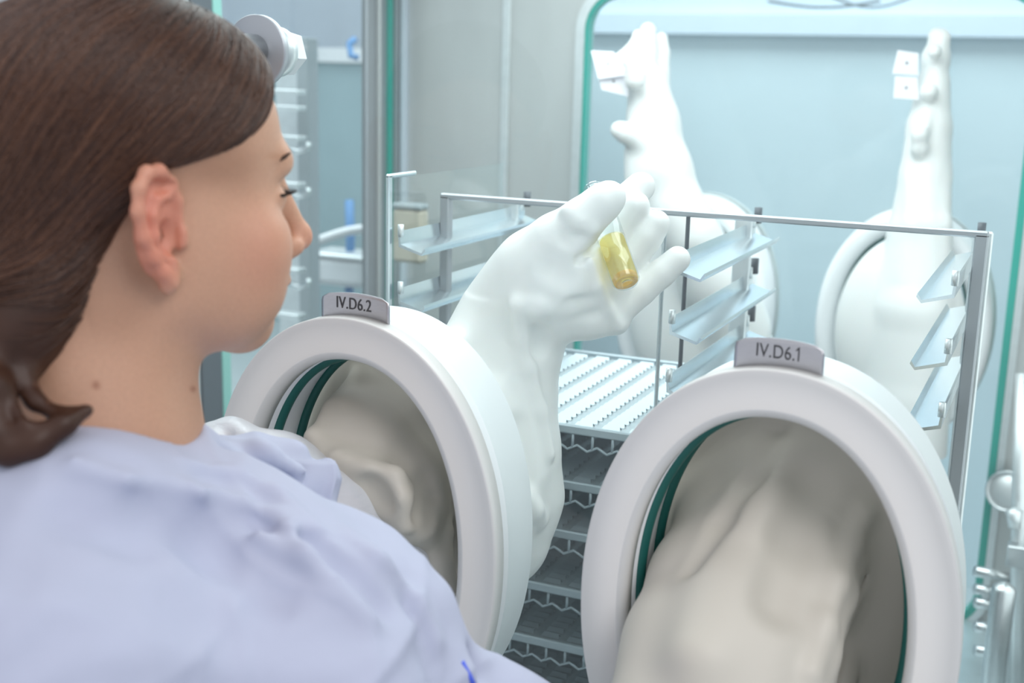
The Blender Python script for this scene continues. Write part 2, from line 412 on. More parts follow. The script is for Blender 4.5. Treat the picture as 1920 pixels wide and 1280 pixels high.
# ------------------------------------------------------------------ glove ports
def oval_loft(prof, cx, a, b, n=128, closed=False, e=EX):
    """prof: list of (inset from the outer rim, y)"""
    V = []; Fc = []
    for ins, y in prof: V += [(x, y, z) for x, z in oval(a - ins, b - ins, cx, ZP, n, e)]
    m = len(prof)
    for j in range(m if closed else m - 1):
        k = (j + 1) % m
        for i in range(n): Fc.append([j * n + i, j * n + (i + 1) % n, k * n + (i + 1) % n, k * n + i])
    return V, Fc
def arc(cx, cy, r, a0, a1, n=6): return [(cx + r * math.cos(math.radians(a0 + (a1 - a0) * i / n)), cy + r * math.sin(math.radians(a0 + (a1 - a0) * i / n))) for i in range(n + 1)]
def port_body(t, cx, sgn=1, y0=0.):
    def Y(p): return [(i, y0 + sgn * y) for i, y in p]
    # outer ring in front of the glass
    p = [(.0, .018)] + arc(.002, .002, .002, 180, 270, 4) + [(.006, 0), (.0305, 0)] + arc(.0305, .0085, .0085, 270, 360, 8) + [(.039, .018)]
    v, f = oval_loft(Y(p), cx, A, B, closed=True); MB().add(v, f).build('front_ring', MT['ring'], t)
    # bore and flange on the inside of the glass
    p = [(.039, .018), (.039, .088), (.030, .098), (.018, .102), (.010, .099), (.004, .090), (.004, .034), (.001, .030)]
    v, f = oval_loft(Y(p), cx, A, B, closed=True); MB().add(v, f).build('inner_flange', MT['flange'], t)
    for yy, r in ((.034, .0056), (.079, .0056)):
        v, f = oval_loft(Y([(.0395 + i, j) for i, j in arc(0, yy, r, 0, 330, 11)]), cx, A, B, closed=True)
        MB().add(v, f).build('o_ring', MT['oring'], t)
def label_plate(t, cx, x0, x1, z1, txt, tz, size, tx):
    bm = bmesh.new(); r = .012
    r = .0075; prof = rounded_rect(x0, x1, ZP + .17, z1, r, 6); n = len(prof); N = 24
    # a curved, slightly backward bent sheet
    V = []; Fc = []
    rows = 14
    zb = ZP + .175
    for j in range(rows + 1):
        z = zb + (z1 - zb) * j / rows
        dz = max(0, z - (z1 - r)); sh = r - math.sqrt(max(0, r * r - dz * dz)) if dz > 0 else 0
        for i in range(N + 1):
            u = i / N; x = (x0 + sh) + (x1 - x0 - 2 * sh) * u
            zz = z - .0024 * (2 * u - 1)**2 * (j / rows)
            y = .0165
            V.append((x, y, zz))
    for j in range(rows):
        for i in range(N): Fc.append([j * (N + 1) + i, j * (N + 1) + i + 1, (j + 1) * (N + 1) + i + 1, (j + 1) * (N + 1) + i])
    me = world_mesh(V, Fc, 'label_plate'); o = link('label_plate', me, MT['label'], t)
    md = o.modifiers.new('s', 'SOLIDIFY'); md.thickness = .0012; md.offset = -1
    c = bpy.data.curves.new('lettering', 'FONT'); c.body = txt.rstrip('1'); c.size = size; c.align_x = 'CENTER'; c.align_y = 'CENTER'; c.extrude = .0002
    c.space_character = 1.04
    l = bpy.data.objects.new('lettering_source', c)
    me = bpy.data.meshes.new_from_object(l); bpy.data.objects.remove(l)
    if txt[-1] == '1':                  # a plain numeral one: stem and flag
        bm2 = bmesh.new(); bm2.from_mesh(me); xm = max(v.co.x for v in bm2.verts); hh = size * .72; w_ = size * .085; zc = min(v.co.y for v in bm2.verts)
        for quad in (((.22, 0), (.22 + .085, 0), (.22 + .085, .72), (.22, .72)), ((.08, .50), (.22, .60), (.22, .72), (.08, .59))):
            bm2.faces.new([bm2.verts.new((xm + a * size, zc + b * size, .0002)) for a, b in quad])
        bm2.to_mesh(me); bm2.free(); sh = size * .17
        for v in me.vertices: v.co.x -= sh
    for v in me.vertices: v.co = Vector((tx + v.co.x * .84, .0161 - v.co.z, tz + v.co.y * 1.08 - .02 * v.co.x))
    me.materials.clear(); l = link('lettering', me, MT['ink'], o); l.matrix_parent_inverse = Matrix.Identity(4)
    l.matrix_parent_inverse = Matrix.Identity(4)
    bm.free()
    return o
pl = thing('glove_port', (0, 0, ZP), 'white oval glove port marked IV.D6.2 with the worker\'s arm through it', 'glove port', 'glove ports of the isolator')
port_body(pl, 0)
label_plate(pl, 0, -.0346, .0353, 1.378, 'IV.D6.2', 1.3676, .0138, -.0011)
pr = thing('glove_port', (.379, 0, ZP), 'white oval glove port marked IV.D6.1 with a cream gauntlet bulging out of it', 'glove port', 'glove ports of the isolator')
port_body(pr, .379)
label_plate(pr, .379, .342, .4105, 1.3792, 'IV.D6.1', 1.3682, .0138, .3755)
fpl = thing('glove_port', (-.058, 1.375, ZP), 'far oval glove port behind the middle of the rack, under the tilted hanging glove', 'glove port', 'glove ports of the isolator')
port_body(fpl, -.058, -1, 1.375)
fpr = thing('glove_port', (.322, 1.375, ZP), 'far oval glove port by the green window edge, under the upright hanging glove', 'glove port', 'glove ports of the isolator')
port_body(fpr, .322, -1, 1.375)

# ------------------------------------------------------------------ glove with hand holding the vial (front left port)
lg = thing('isolator_glove', (0, .1, ZP), 'white isolator glove raised inside the chamber, holding the vial', 'glove', 'isolator gloves')
fd = Field((-.15, .02, .93), (.32, .44, 1.50), .0024)
# sleeve out of the flange
fd.ell((-.003, .140, 1.152), (.120, .048, .178), k=.01)
chain(fd, [(905, 905, 1.25, 118), (915, 790, 1.26, 110), (930, 690, 1.265, 96), (968, 590, 1.25, 84), (1020, 520, 1.22, 80), (1050, 500, 1.205, 76)], .04)
chain(fd, [(900, 900, 1.26, 130), (930, 990, 1.27, 80), (948, 1040, 1.27, 52)], .03)
chain(fd, [(965, 850, 1.26, 70), (985, 930, 1.27, 56), (975, 1010, 1.27, 42)], .03)
# palm
chain(fd, [(1035, 530, 1.22, 82), (1105, 520, 1.235, 74), (1140, 525, 1.24, 56)], .02)
chain(fd, [(1050, 590, 1.225, 36), (1110, 592, 1.228, 34), (1150, 598, 1.232, 22)], .022)
chain(fd, [(1120, 540, 1.235, 50), (1160, 606, 1.235, 15)], .014)
# thumb
chain(fd, [(1005, 500, 1.21, 62), (1050, 452, 1.19, 52), (1092, 412, 1.175, 38), (1130, 380, 1.172, 32), (1145, 368, 1.172, 28)], .012)
# fingers
chain(fd, [(1115, 455, 1.245, 40), (1160, 390, 1.25, 33), (1201, 350, 1.25, 28)], .004)
chain(fd, [(1125, 495, 1.240, 42), (1160, 440, 1.238, 36), (1180, 405, 1.232, 31), (1190, 387, 1.227, 29)], .003)
chain(fd, [(1135, 540, 1.238, 42), (1180, 485, 1.236, 33), (1212, 445, 1.232, 30), (1230, 420, 1.23, 27)], .003)
chain(fd, [(1150, 585, 1.235, 34), (1200, 545, 1.232, 29), (1240, 512, 1.23, 27), (1270, 486, 1.228, 25)], .003)
# folds: raised creases and hollows of the loose latex
dent(fd, [(1030, 500), (1070, 520)], 60, .005, .006)
dent(fd, [(1080, 590), (1120, 585)], 34, .004, .005)
dent(fd, [(1010, 640), (1015, 660)], 34, .007, .006)
dent(fd, [(925, 620), (910, 660), (895, 700)], 50, .004, .016)
dent(fd, [(985, 800), (1000, 900)], 30, .004, .008)
dent(fd, [(1066, 446), (1092, 440)], 26, .004, .005)
dent(fd, [(1085, 487), (1108, 474), (1120, 452)], 9, .006, .004)
ridge(fd, [(975, 566), (1010, 574), (1060, 574), (1110, 564)], 13, .005, .012)
ridge(fd, [(968, 575), (974, 630), (990, 690), (1012, 770), (1028, 850)], 11, .005, .010)
ridge(fd, [(1062, 396), (1085, 420), (1108, 430)], 9, .0035, .008)
ridge(fd, [(1106, 492), (1120, 535), (1140, 580), (1160, 612)], 9, .004, .006)
ridge(fd, [(985, 935), (1000, 955), (1012, 975)], 14, .004, .012)
GLV = fd
V, Q = fd.mesh(); V = relax(V, Q, 2)
glove = fmesh('glove', V, Q, MT['latex'], lg)
tag(glove, 'white latex gauntlet ending in a hand with thumb and four fingers')

# vial
def lathe(prof, a, b, n=32):
    a = Vector(a); b = Vector(b); t = (b - a).normalized(); x = t.orthogonal().normalized(); y = t.cross(x)
    V = []; Fc = []
    for r, s in prof:
        for k in range(n): an = 2 * PI * k / n; V.append(a + t * s + (x * math.cos(an) + y * math.sin(an)) * r)
    for j in range(len(prof) - 1):
        for k in range(n): Fc.append([j * n + k, j * n + (k + 1) % n, (j + 1) * n + (k + 1) % n, (j + 1) * n + k])
    return V, Fc
va = Vector(spot(1112, 350, 1.222)); vb = Vector(spot(1176, 533, 1.165)); VL = (vb - va).length
vt = thing('vial', va, 'small clear glass vial of amber liquid pinched between gloved thumb and fingers', 'vial')
e = 1e-5; R_ = .0137
MB().add(*lathe([(e, .004), (.0075, .004), (.0095, .0), (.0100, .0015), (.0100, .006), (.0082, .009), (.0080, .018), (R_ - .002, .026), (R_, .034), (R_, VL - .004), (R_ - .003, VL), (.006, VL), (.004, VL - .003), (e, VL - .004)], va, vb)).build('glass_body', MT['vial'], vt)
MB().add(*lathe([(e, VL * .56), (R_ - .0012, VL * .56), (R_ - .0012, VL - .0045), (R_ - .004, VL - .0015), (.0065, VL - .0035), (e, VL - .0055)], va, vb)).build('liquid', MT['liquid'], vt)
MB().add(*lathe([(e, .001), (.0068, .001), (.0068, .012), (e, .012)], va, vb)).build('stopper', MT['vial'], vt)
MB().add(*lathe([(.006, VL - .0030), (R_ - .0022, VL - .0022), (R_ - .0016, VL - .008), (R_ - .0028, VL - .010)], va, vb)).build('amber_base', MT['amber'], vt)
MB().add(*lathe([(R_ + .0001, VL * .56), (R_ + .0001, VL * .566)], va, vb)).build('liquid_line', MT['liquid'], vt)

# ------------------------------------------------------------------ gauntlets turned towards the worker, in the bores
def gaunt(name, lo, hi, h, ops, parent, noise=.0015):
    fd = Field(lo, hi, h); ops(fd); V, Q = fd.mesh(); V = relax(V, Q, 3)
    return fmesh(name, V, Q, MT['cuff'], parent)
def left_cuff(fd):
    fd.ell((.0, .112, 1.15), (.124, .018, .182), k=.01)
    # lining pressed against the right side of the bore
    chain(fd, [(700, 735, 1.20, 34), (765, 800, 1.20, 44), (800, 880, 1.20, 46), (815, 950, 1.19, 40)], .03)
    # big fold over the arm with a straight upper left edge
    chain(fd, [(668, 702, 1.195, 10), (622, 765, 1.155, 10), (586, 820, 1.120, 9)], .006)
    chain(fd, [(700, 740, 1.185, 34), (660, 790, 1.155, 40), (630, 830, 1.13, 30)], .02)
    chain(fd, [(740, 800, 1.175, 62), (700, 850, 1.145, 66), (690, 880, 1.125, 50)], .025)
    chain(fd, [(790, 850, 1.18, 50), (770, 900, 1.15, 60), (770, 960, 1.13, 44), (785, 985, 1.12, 24)], .022)
    chain(fd, [(586, 820, 1.120, 9), (608, 852, 1.110, 8), (650, 870, 1.10, 10), (700, 885, 1.095, 10), (742, 895, 1.09, 9), (756, 935, 1.09, 8), (764, 985, 1.09, 9)], .016)
    chain(fd, [(618, 872, 1.105, 20), (680, 902, 1.100, 26), (735, 938, 1.100, 30), (775, 985, 1.110, 24)], .022)
    chain(fd, [(800, 960, 1.15, 36), (800, 1010, 1.14, 26)], .02)
    # second lobe at the lower rim
    chain(fd, [(834, 945, 1.17, 8), (836, 1000, 1.15, 10), (824, 1050, 1.145, 24), (830, 1100, 1.15, 26), (838, 1130, 1.16, 16)], .012)
    chain(fd, [(812, 930, 1.12, 14), (814, 985, 1.10, 16)], .010, True)
    ridge(fd, [(632, 858), (690, 882), (738, 894), (750, 935), (756, 985)], 11, .006, .014)
    dent(fd, [(690, 915), (715, 945)], 24, .005, .010)
    dent(fd, [(800, 900), (790, 960)], 20, .005, .010)
    chain(fd, [(700, 790, 1.075, 16), (650, 840, 1.05, 12)], .03, True)
gaunt('cuff', (-.14, -.03, .95), (.14, .14, 1.35), .0024, left_cuff, lg)
rg = thing('isolator_glove', (.379, .05, ZP), 'cream rubber gauntlet bulging out of the port marked IV.D6.1 and hanging down', 'glove', 'isolator gloves')
def right_cuff(fd):
    fd.ell((.379, .112, 1.15), (.124, .018, .182), k=.01)
    chain(fd, [(1480, 880, 1.12, 112), (1478, 960, 1.08, 148), (1424, 1100, 1.02, 160), (1372, 1250, .965, 172), (1335, 1400, .93, 184)], .03)
    chain(fd, [(1420, 830, 1.12, 48), (1350, 960, 1.08, 44), (1290, 1080, 1.02, 44), (1250, 1190, .97, 44), (1205, 1330, .93, 54)], .035)
    chain(fd, [(1500, 850, 1.05, 34), (1440, 960, 1.01, 36), (1360, 1110, .95, 34), (1310, 1230, .90, 36)], .035)
    # crisp ridge along the right of the main lobe
    chain(fd, [(1636, 934, 1.06, 12), (1606, 1005, 1.025, 20), (1568, 1110, .975, 30), (1530, 1220, .935, 36), (1500, 1330, .90, 40)], .014)
    # second lobe behind it
    chain(fd, [(1657, 950, 1.075, 8), (1650, 1000, 1.07, 18), (1630, 1080, 1.06, 26), (1602, 1180, 1.05, 26), (1572, 1300, 1.035, 28)], .006)
    chain(fd, [(1385, 1048, .845, 34)], .03, True)
    dent(fd, [(1455, 810), (1405, 895), (1350, 975), (1295, 1060)], 13, .005, .016)
    ridge(fd, [(1620, 965), (1592, 1020), (1568, 1090), (1545, 1170), (1522, 1260)], 15, .006, .014)
    dent(fd, [(1530, 900), (1500, 1000), (1470, 1120)], 40, .005, .02)
    chain(fd, [(1634, 1010, 1.035, 5), (1616, 1060, 1.02, 8), (1598, 1130, 1.0, 10), (1578, 1220, .98, 10), (1555, 1330, .96, 10)], .006, True)
V_ = gaunt('cuff', (.16, -.42, .80), (.52, .14, 1.36), .003, right_cuff, rg)

# ------------------------------------------------------------------ hanging gloves on the far window
g1 = thing('isolator_glove', (-.058, 1.28, ZP), 'white glove hanging fingers up, thumb out, beside the green left window edge', 'glove', 'isolator gloves')
fd = Field((-.28, .85, .95), (.14, 1.32, 1.72), .0036)
fd.ell((-.056, 1.26, 1.15), (.108, .07, .165), k=.02)
chain(fd, [(1380, 620, 2.22, 66), (1340, 520, 2.16, 66), (1295, 440, 2.12, 50), (1268, 390, 2.12, 50)], .02)
chain(fd, [(1268, 400, 2.12, 54), (1243, 320, 2.12, 52), (1225, 230, 2.12, 46), (1215, 160, 2.12, 40)], .02)
chain(fd, [(1200, 350, 2.12, 26), (1195, 290, 2.12, 22)], .03)
chain(fd, [(1205, 265, 2.10, 26), (1175, 250, 2.09, 18), (1160, 243, 2.09, 16)], .012)
chain(fd, [(1215, 150, 2.11, 24), (1213, 100, 2.10, 19), (1215, 58, 2.10, 16)], .006)
chain(fd, [(1235, 150, 2.13, 22), (1240, 100, 2.13, 16), (1240, 73, 2.13, 13)], .006)
chain(fd, [(1195, 140, 2.09, 20), (1190, 90, 2.08, 13), (1196, 66, 2.08, 11)], .006)
chain(fd, [(1190, 150, 2.06, 20), (1184, 118, 2.05, 14)], .006)
chain(fd, [(1180, 90, 2.09, 8), (1150, 118, 2.09, 10), (1190, 110, 2.09, 10)], .01)
V, Q = fd.mesh(); fmesh('glove', relax(V, Q, 2), Q, MT['latex'], g1)
g2 = thing('isolator_glove', (.322, 1.28, ZP), 'white glove hanging straight up near the right green window edge, knobbly fingertips', 'glove', 'isolator gloves')
fd = Field((.16, .85, .95), (.50, 1.32, 1.72), .0036)
fd.ell((.323, 1.26, 1.15), (.108, .07, .165), k=.02)
chain(fd, [(1690, 900, 2.12, 78), (1698, 740, 2.10, 80), (1712, 580, 2.06, 70), (1724, 440, 2.06, 58), (1735, 330, 2.06, 47), (1742, 240, 2.06, 41), (1750, 160, 2.06, 30)], .008)
chain(fd, [(1748, 190, 2.06, 26), (1755, 110, 2.06, 25), (1764, 72, 2.06, 20), (1755, 66, 2.06, 16)], .01)
chain(fd, [(1752, 50, 2.06, 3), (1750, 62, 2.06, 5)], .005)
chain(fd, [(1752, 97, 2.02, 14)], .005)
chain(fd, [(1742, 172, 2.02, 17)], .006); chain(fd, [(1738, 215, 2.03, 8), (1732, 250, 2.02, 10)], .01)
chain(fd, [(1724, 252, 2.01, 17)], .006); chain(fd, [(1724, 278, 2.02, 17)], .012)
for a in ((1700, 1712, 1695), (1735, 1742, 1738), (1760, 1768, 1766)):
    chain(fd, [(a[0] + 8, 340, 2.035, 5), (a[1], 420, 2.02, 8), (a[2], 520, 2.03, 8)], .02)
V, Q = fd.mesh(); fmesh('glove', relax(V, Q, 2), Q, MT['latex'], g2)
def card(name, pts, d, label, grp):
    P = [Vector(spot(x, y, d)) for x, y in pts]; n = (P[1] - P[0]).cross(P[2] - P[0]).normalized() * .0008
    o = MB().add([p - n for p in P] + [p + n for p in P], [[0, 1, 2, 3], [7, 6, 5, 4], [0, 4, 5, 1], [1, 5, 6, 2], [2, 6, 7, 3], [3, 7, 4, 0]], False).build(name, MT['paper'])
    tag(o, label, 'tag', grp)
    c = (P[0] + P[1] + P[2] + P[3]) / 4 - n * 1.4; u = (P[1] - P[0]).normalized(); q = (P[3] - P[0]).normalized(); mb = MB()
    if n.dot(Vector(CR[2])) < 0: c = (P[0] + P[1] + P[2] + P[3]) / 4 + n * 1.4
    mb.add([c + u * a + q * b for a, b in ((-.002, -.002), (.002, -.002), (.002, .002), (-.002, .002))], [[0, 1, 2, 3]], False); mb.build('hole', MT['dark'], o)
card('paper_tag', [(1108, 95), (1150, 97), (1180, 140), (1122, 148)], 2.07, 'upper white paper tag on the hanging glove with its thumb out', 'paper tags on the hanging gloves')
card('paper_tag', [(1118, 128), (1178, 132), (1178, 181), (1128, 168)], 2.08, 'lower white paper tag on the hanging glove with its thumb out', 'paper tags on the hanging gloves')
card('paper_tag', [(1683, 94), (1722, 100), (1722, 142), (1673, 138)], 2.03, 'upper square tag on the straight hanging glove at right', 'paper tags on the hanging gloves')
card('paper_tag', [(1678, 143), (1720, 145), (1722, 187), (1675, 184)], 2.03, 'lower square tag on the straight hanging glove at right', 'paper tags on the hanging gloves')

# ------------------------------------------------------------------ loading rack
rk = thing('loading_rack', (.19, .4, .70), 'stainless steel loading rack with a thin top bar and angled tray rails', 'rack')
ZB = 1.426
MB().box((-.116, .396, ZB - .004), (.496, .404, ZB + .003)).build('top_bar', MT['barsteel'], rk)
for x, w_ in ((-.116, .012), (.483, .013)): MB().box((x, .396, .62), (x + w_, .408, ZB)).build('upright', MT['barsteel'], rk)
MB().box((.186, .398, .62), (.190, .404, ZB)).build('upright', MT['dark'], rk)
MB().box((.160, .398, .62), (.164, .404, ZB)).build('upright', MT['steel'], rk)
for x in (-.118, .200, .478): MB().box((x - .01, .60, .62), (x + .012, .606, ZB - .02)).build('upright', MT['satin'], rk)
MB().box((-.132, .296, .62), (-.127, .304, 1.456)).build('side_panel_edge', MT['railm'], rk)
MB().box((-.132, .296, 1.452), (-.127, .36, 1.457)).build('side_panel_edge', MT['railm'], rk)
MB().box((-.131, .304, .62), (-.128, .60, 1.452), 0).build('side_panel', MT['glass'], rk)
def rail(x, z, flip, parent):
    s = -1 if flip else 1
    prof = [(0, .016), (.002, .017), (.0035, .002), (.030, -.006), (.034, .0), (.035, -.003), (.030, -.009), (.001, -.001)]
    n = len(prof); V = [(x + s * a, y, z + b) for y in (.30, .645) for a, b in prof]
    Fc = [[i, (i + 1) % n, n + (i + 1) % n, n + i] for i in range(n)] + [list(range(n)), list(range(n, 2 * n))[::-1]]
    o = MB().add(V, Fc, False).build('tray_rail', MT['railm'], parent)
    for y in (.303, .635):
        MB().tube([(x + s * .002, y, z + .010), (x + s * .002, y, z + .024)], .0035, 10).build('pin', MT['satin'], o)
    MB().tube([(x + s * .004, .65, z + .014), (x + s * .004, .65, z + .034)], .005, 10).build('stud', MT['dark'], o)
ZR = [1.377, 1.312, 1.250]
for x, fl in ((-.118, False), (.203, False), (.478, True)):
    for z in ZR: rail(x, z, fl, rk)

# trays
def tray_parts(t, z0):
    x0, x1, y0, y1 = -.105, .193, .30, .645
    MB().box((x0, y0, z0 - .002), (x1, y1, z0), 0).build('base_plate', MT['tray'], t)
    MB().box((x0, y0 - .003, z0 - .004), (x1, y0 + .003, z0 + .006)).build('front_rim', MT['louver'], t)
    MB().box((x0, y1 - .003, z0 - .004), (x1, y1 + .003, z0 + .006)).build('back_rim', MT['louver'], t)
    w_ = MB(); pts = []
    n = 13
    for i in range(n * 4 + 1):
        x = x0 + (x1 - x0) * i / (n * 4); pts.append((x, y0, z0 - .019 + .003 * math.sin(i * PI / 2)))
    w_.tube(pts, .0016, 6); w_.build('front_wire', MT['louver'], t)
    w_ = MB()
    for i in range(n + 1):
        x = x0 + (x1 - x0) * i / n; w_.tube([(x, y0, z0 - .002), (x, y0, z0 - .019)], .0016, 6)
    o = w_.build('wire_posts', MT['louver'], t); o['kind'] = 'stuff'
    L = MB()
    nx, ny = 9, 22
    for i in range(nx):
        for j in range(ny):
            xa = x0 + .012 + i * .0315; xb = xa + .022; ya = y0 + .016 + j * .0148
            L.add([(xa, ya, z0 + .0005), (xb, ya, z0 + .0005), (xb - .002, ya + .006, z0 + .0042), (xa + .002, ya + .006, z0 + .0042), (xb, ya + .0075, z0 + .0005), (xa, ya + .0075, z0 + .0005)],
                  [[0, 1, 2, 3], [3, 2, 4, 5]], False)
    o = L.build('louvers', MT['louver'], t); o['kind'] = 'stuff'
base = None
names = ['uppermost perforated steel tray, fully seen between the two glove ports', 'second perforated tray from the top of the stack', 'third perforated tray from the top, under two others',
         'fourth perforated tray from the top of the stack', 'fifth perforated tray, next to lowest in the stack', 'lowest perforated tray of the stack, at the bottom edge of the picture']
ZT = [1.193, 1.129, 1.071, 1.003, .936, .872]
t0 = thing('perforated_tray', (0, .47, ZT[0]), names[0], 'tray', 'perforated trays stacked in the rack'); tray_parts(t0, ZT[0])
for z, nm in zip(ZT[1:], names[1:]):
    c = t0.copy(); COL.objects.link(c); c.location = (0, .47, z); c['label'] = nm
    for chd in list(t0.children):
        d = chd.copy(); COL.objects.link(d); d.parent = c; d.matrix_parent_inverse = chd.matrix_parent_inverse.copy()

# ------------------------------------------------------------------ clamp fitting at upper left, machinery at lower right
FX, FZ = -.094, 1.584
cf = thing('round_fitting', (FX, 0, FZ), 'polished round fitting with disc, rod and nut on the front pane past the forehead', 'fitting')
def yl(prof, y, n=40): return lathe(prof, (FX, y, FZ), (FX, y + 1, FZ), n)
MB().add(*yl([(e, 0), (.0125, 0), (.0145, .003), (.0145, .065), (e, .065)], -.060)).build('rod', MT['steel'], cf)
MB().add(*yl([(e, 0), (.0300, 0), (.0312, .0015), (.0312, .0065), (.0300, .008), (e, .008)], .006, 56)).build('flange_disc', MT['barsteel'], cf)
MB().add(*yl([(e, 0), (.022, 0), (.022, .010), (.017, .012), (e, .012)], .0302)).build('collar', MT['satin'], cf)
MB().add(*yl([(e, 0), (.0195, 0), (.0205, .002), (.0205, .015), (.016, .019), (e, .019)], .042, 6), False).build('nut', MT['whiteplastic'], cf)

hm = thing('vertical_clamp', (.57, .9, .70), 'thick vertical steel handle with round end by the right window edge', 'handle')
P = spot(1882, 1105, 1.86)
MB().tube([P + np.array([0, 0, -.45]), P, P + np.array([0, 0, .006]), P + np.array([0, 0, .012])], [.0175, .0175, .014, .005], 20).build('grip', MT['steel'], hm)
MB().tube([spot(1918, 700, 1.95), spot(1912, 900, 1.95), spot(1905, 1290, 1.95)], .012, 14).build('guide_rod', MT['satin'], hm)
MB().box(spot(1885, 1062, 1.93), spot(1885, 1062, 1.93) + np.array([.05, .03, .035])).build('bracket', MT['steel'], hm)
MB().tube([spot(1902, 952, 1.93), spot(1902, 958, 1.93), spot(1902, 990, 1.93)], [.006, .013, .009], 14).build('knob', MT['satin'], hm)
tb = []
for i, (y, l) in enumerate(((1078, 'topmost long steel tube'), (1112, 'second steel tube'), (1137, 'third steel tube'), (1182, 'fourth steel tube'), (1226, 'lowest steel tube'))):
    a = spot(1828, y - 8, 2.0); b = spot(1905 if i == 0 else 1872, y + (8 if i == 0 else -2), 2.0)
    o = MB().tube([a, b], .009, 16).build('steel_tube', MT['steel'])
    tag(o, l + ' of the horizontal ones beside the thick vertical handle', 'tube', 'steel tubes at lower right')
dsc = thing('round_fitting', spot(1893, 920, 2.1), 'round steel disc fitting half hidden behind the rod at right', 'fitting')
MB().add(*lathe([(e, 0), (.036, 0), (.036, .012), (.030, .018), (e, .018)], spot(1893, 920, 2.12), spot(1860, 925, 2.0))).build('disc', MT['satin'], dsc)
MB().add(*lathe([(.034, .018), (.036, .022), (.033, .026), (.030, .018)], spot(1893, 920, 2.12), spot(1860, 925, 2.0))).build('rim', MT['steel'], dsc)

# cable beyond the far window
pts = [spot(1440 + 7 * i, 2 + 12 * math.sin(PI * (i / 30)), 3.3) for i in range(31)]
tag(MB().tube(pts, .004, 8).build('cable', MT['dark']), 'thin dark cable looping across the top beyond the far window', 'cable', 'cables beyond the far window')
pts = [spot(1560 + 5 * i, -6 + 20 * math.sin(PI * (i / 30)), 3.35) for i in range(31)]
tag(MB().tube(pts, .0035, 8).build('cable', MT['dark']), 'second, shorter dark cable loop at the top right of the first', 'cable', 'cables beyond the far window')

# side rack with vertical strip and ledges seen past the face
sr = thing('side_rack', spot(560, 600, 2.5), 'tall pale rack with bright ledges seen past the face through the door glass', 'rack')
a = spot(560, 80, 2.55)
MB().box((a[0] - .06, a[1], .62), (a[0] + .0, a[1] + .03, a[2])).build('panel', MT['satin'], sr)
MB().box((a[0] + .0, a[1] - .01, .62), (a[0] + .028, a[1] + .03, a[2] + .01)).build('post', MT['greypost'], sr)
for y in (172, 202, 258, 345, 505, 590):
    b = spot(560, y, 2.5); MB().box((b[0] - .10, b[1] - .02, b[2] - .006), (b[0] + .012, b[1] + .01, b[2] + .004)).build('ledge', MT['satin'], sr)
for y in (285, 370, 540):
    b = spot(575, y, 2.48); MB().tube([b + np.array([-.06, 0, .01]), b + np.array([-.02, 0, 0]), b + np.array([.005, 0, .008]), b + np.array([.006, 0, .02])], .006, 10).build('catch', MT['steel'], sr)
# things in the side chamber
o = MB().tube([spot(655, 375, 3.0), spot(657, 450, 3.0), spot(655, 520, 3.0), spot(652, 700, 3.0)], .011, 12).build('hose', MT['blue']); tag(o, 'blue vertical hose seen through the door glass', 'hose')
o = MB().tube([spot(668, 72, 3.3), spot(655, 82, 3.3), spot(658, 105, 3.3), spot(672, 108, 3.3)], .009, 12).build('blue_hook', MT['blue']); tag(o, 'small curved blue hook at the top of the door glass', 'hook')
pts = [spot(588 + 14 * i, 455 - 26 * math.sin(i / 9 * PI * .6), 2.9) for i in range(10)]
o = MB().tube(pts, .011, 12).build('curved_tube', MT['whiteplastic']); tag(o, 'white curved tube passing behind the blue hose', 'tube')
b = spot(640, 500, 2.95); ct = thing('white_container', b, 'white rounded container standing low behind the door glass', 'container')
MB().box(b + np.array([-.09, 0, -.05]), b + np.array([.06, .10, .02]), .015).build('tub', MT['whiteplastic'], ct)
MB().box(b + np.array([-.095, -.004, .02]), b + np.array([.065, .104, .03]), .004).build('lid', MT['satin'], ct)
b = spot(762, 430, 2.16); bx = thing('beige_carton', b, 'small beige carton on the far left wall of the chamber', 'box')
MB().box(b + np.array([-.03, -.0, -.06]), b + np.array([.03, .03, .035]), .006).build('carton_body', MT['beige'], bx)
MB().box(b + np.array([-.03, -.002, .035]), b + np.array([.03, .03, .045]), .003).build('carton_lid', MT['greypost'], bx)

# ------------------------------------------------------------------ person
person = thing('person', (-.05, -.28, 0), 'woman with brown hair in a low bun and pale lavender gown, watching the vial', 'person')
hx, hy, hz = -.0512, .0663, -.5686
def rot(x, y, z):
    cx, sx, cy, sy, cz, sz = math.cos(x), math.sin(x), math.cos(y), math.sin(y), math.cos(z), math.sin(z)
    return np.array([[cz, -sz, 0], [sz, cz, 0], [0, 0, 1]]) @ np.array([[cy, 0, sy], [0, 1, 0], [-sy, 0, cy]]) @ np.array([[1, 0, 0], [0, cx, -sx], [0, sx, cx]])
HM = rot(hx, hy, hz); HT = np.array([-.0200, -.2244, 1.4785])
def H(p): return HM @ np.array(p, float) + HT
fd = Field((-.17, -.40, 1.26), (.12, -.055, 1.64), .0019)
hc = lambda a, b, ra, rb, k=.01, sub=False, flat=None: fd.cap(H(a), H(b), ra, rb, k, sub, None if flat is None else (HM @ np.array(flat[0], float), flat[1]))
he = lambda c, r, k=.01, sub=False, Rl=None: fd.ell(H(c), r, HM if Rl is None else HM @ Rl, k, sub)
he((0, -.020, .052), (.073, .093, .080), .01)
he((0, .030, .045), (.060, .060, .062), .03)
he((0, .038, -.020), (.058, .058, .068), .03)
for s in (-1, 1):
    hc((s * .052, .002, -.058), (s * .012, .071, -.090), .018, .016, .03)
    he((s * .041, .060, -.024), (.029, .030, .028), .02)
    he((s * .040, .052, -.058), (.026, .034, .030), .025)
    he((s * .050, .012, -.030), (.024, .034, .044), .02)
he((0, .074, -.088), (.017, .017, .015), .02)
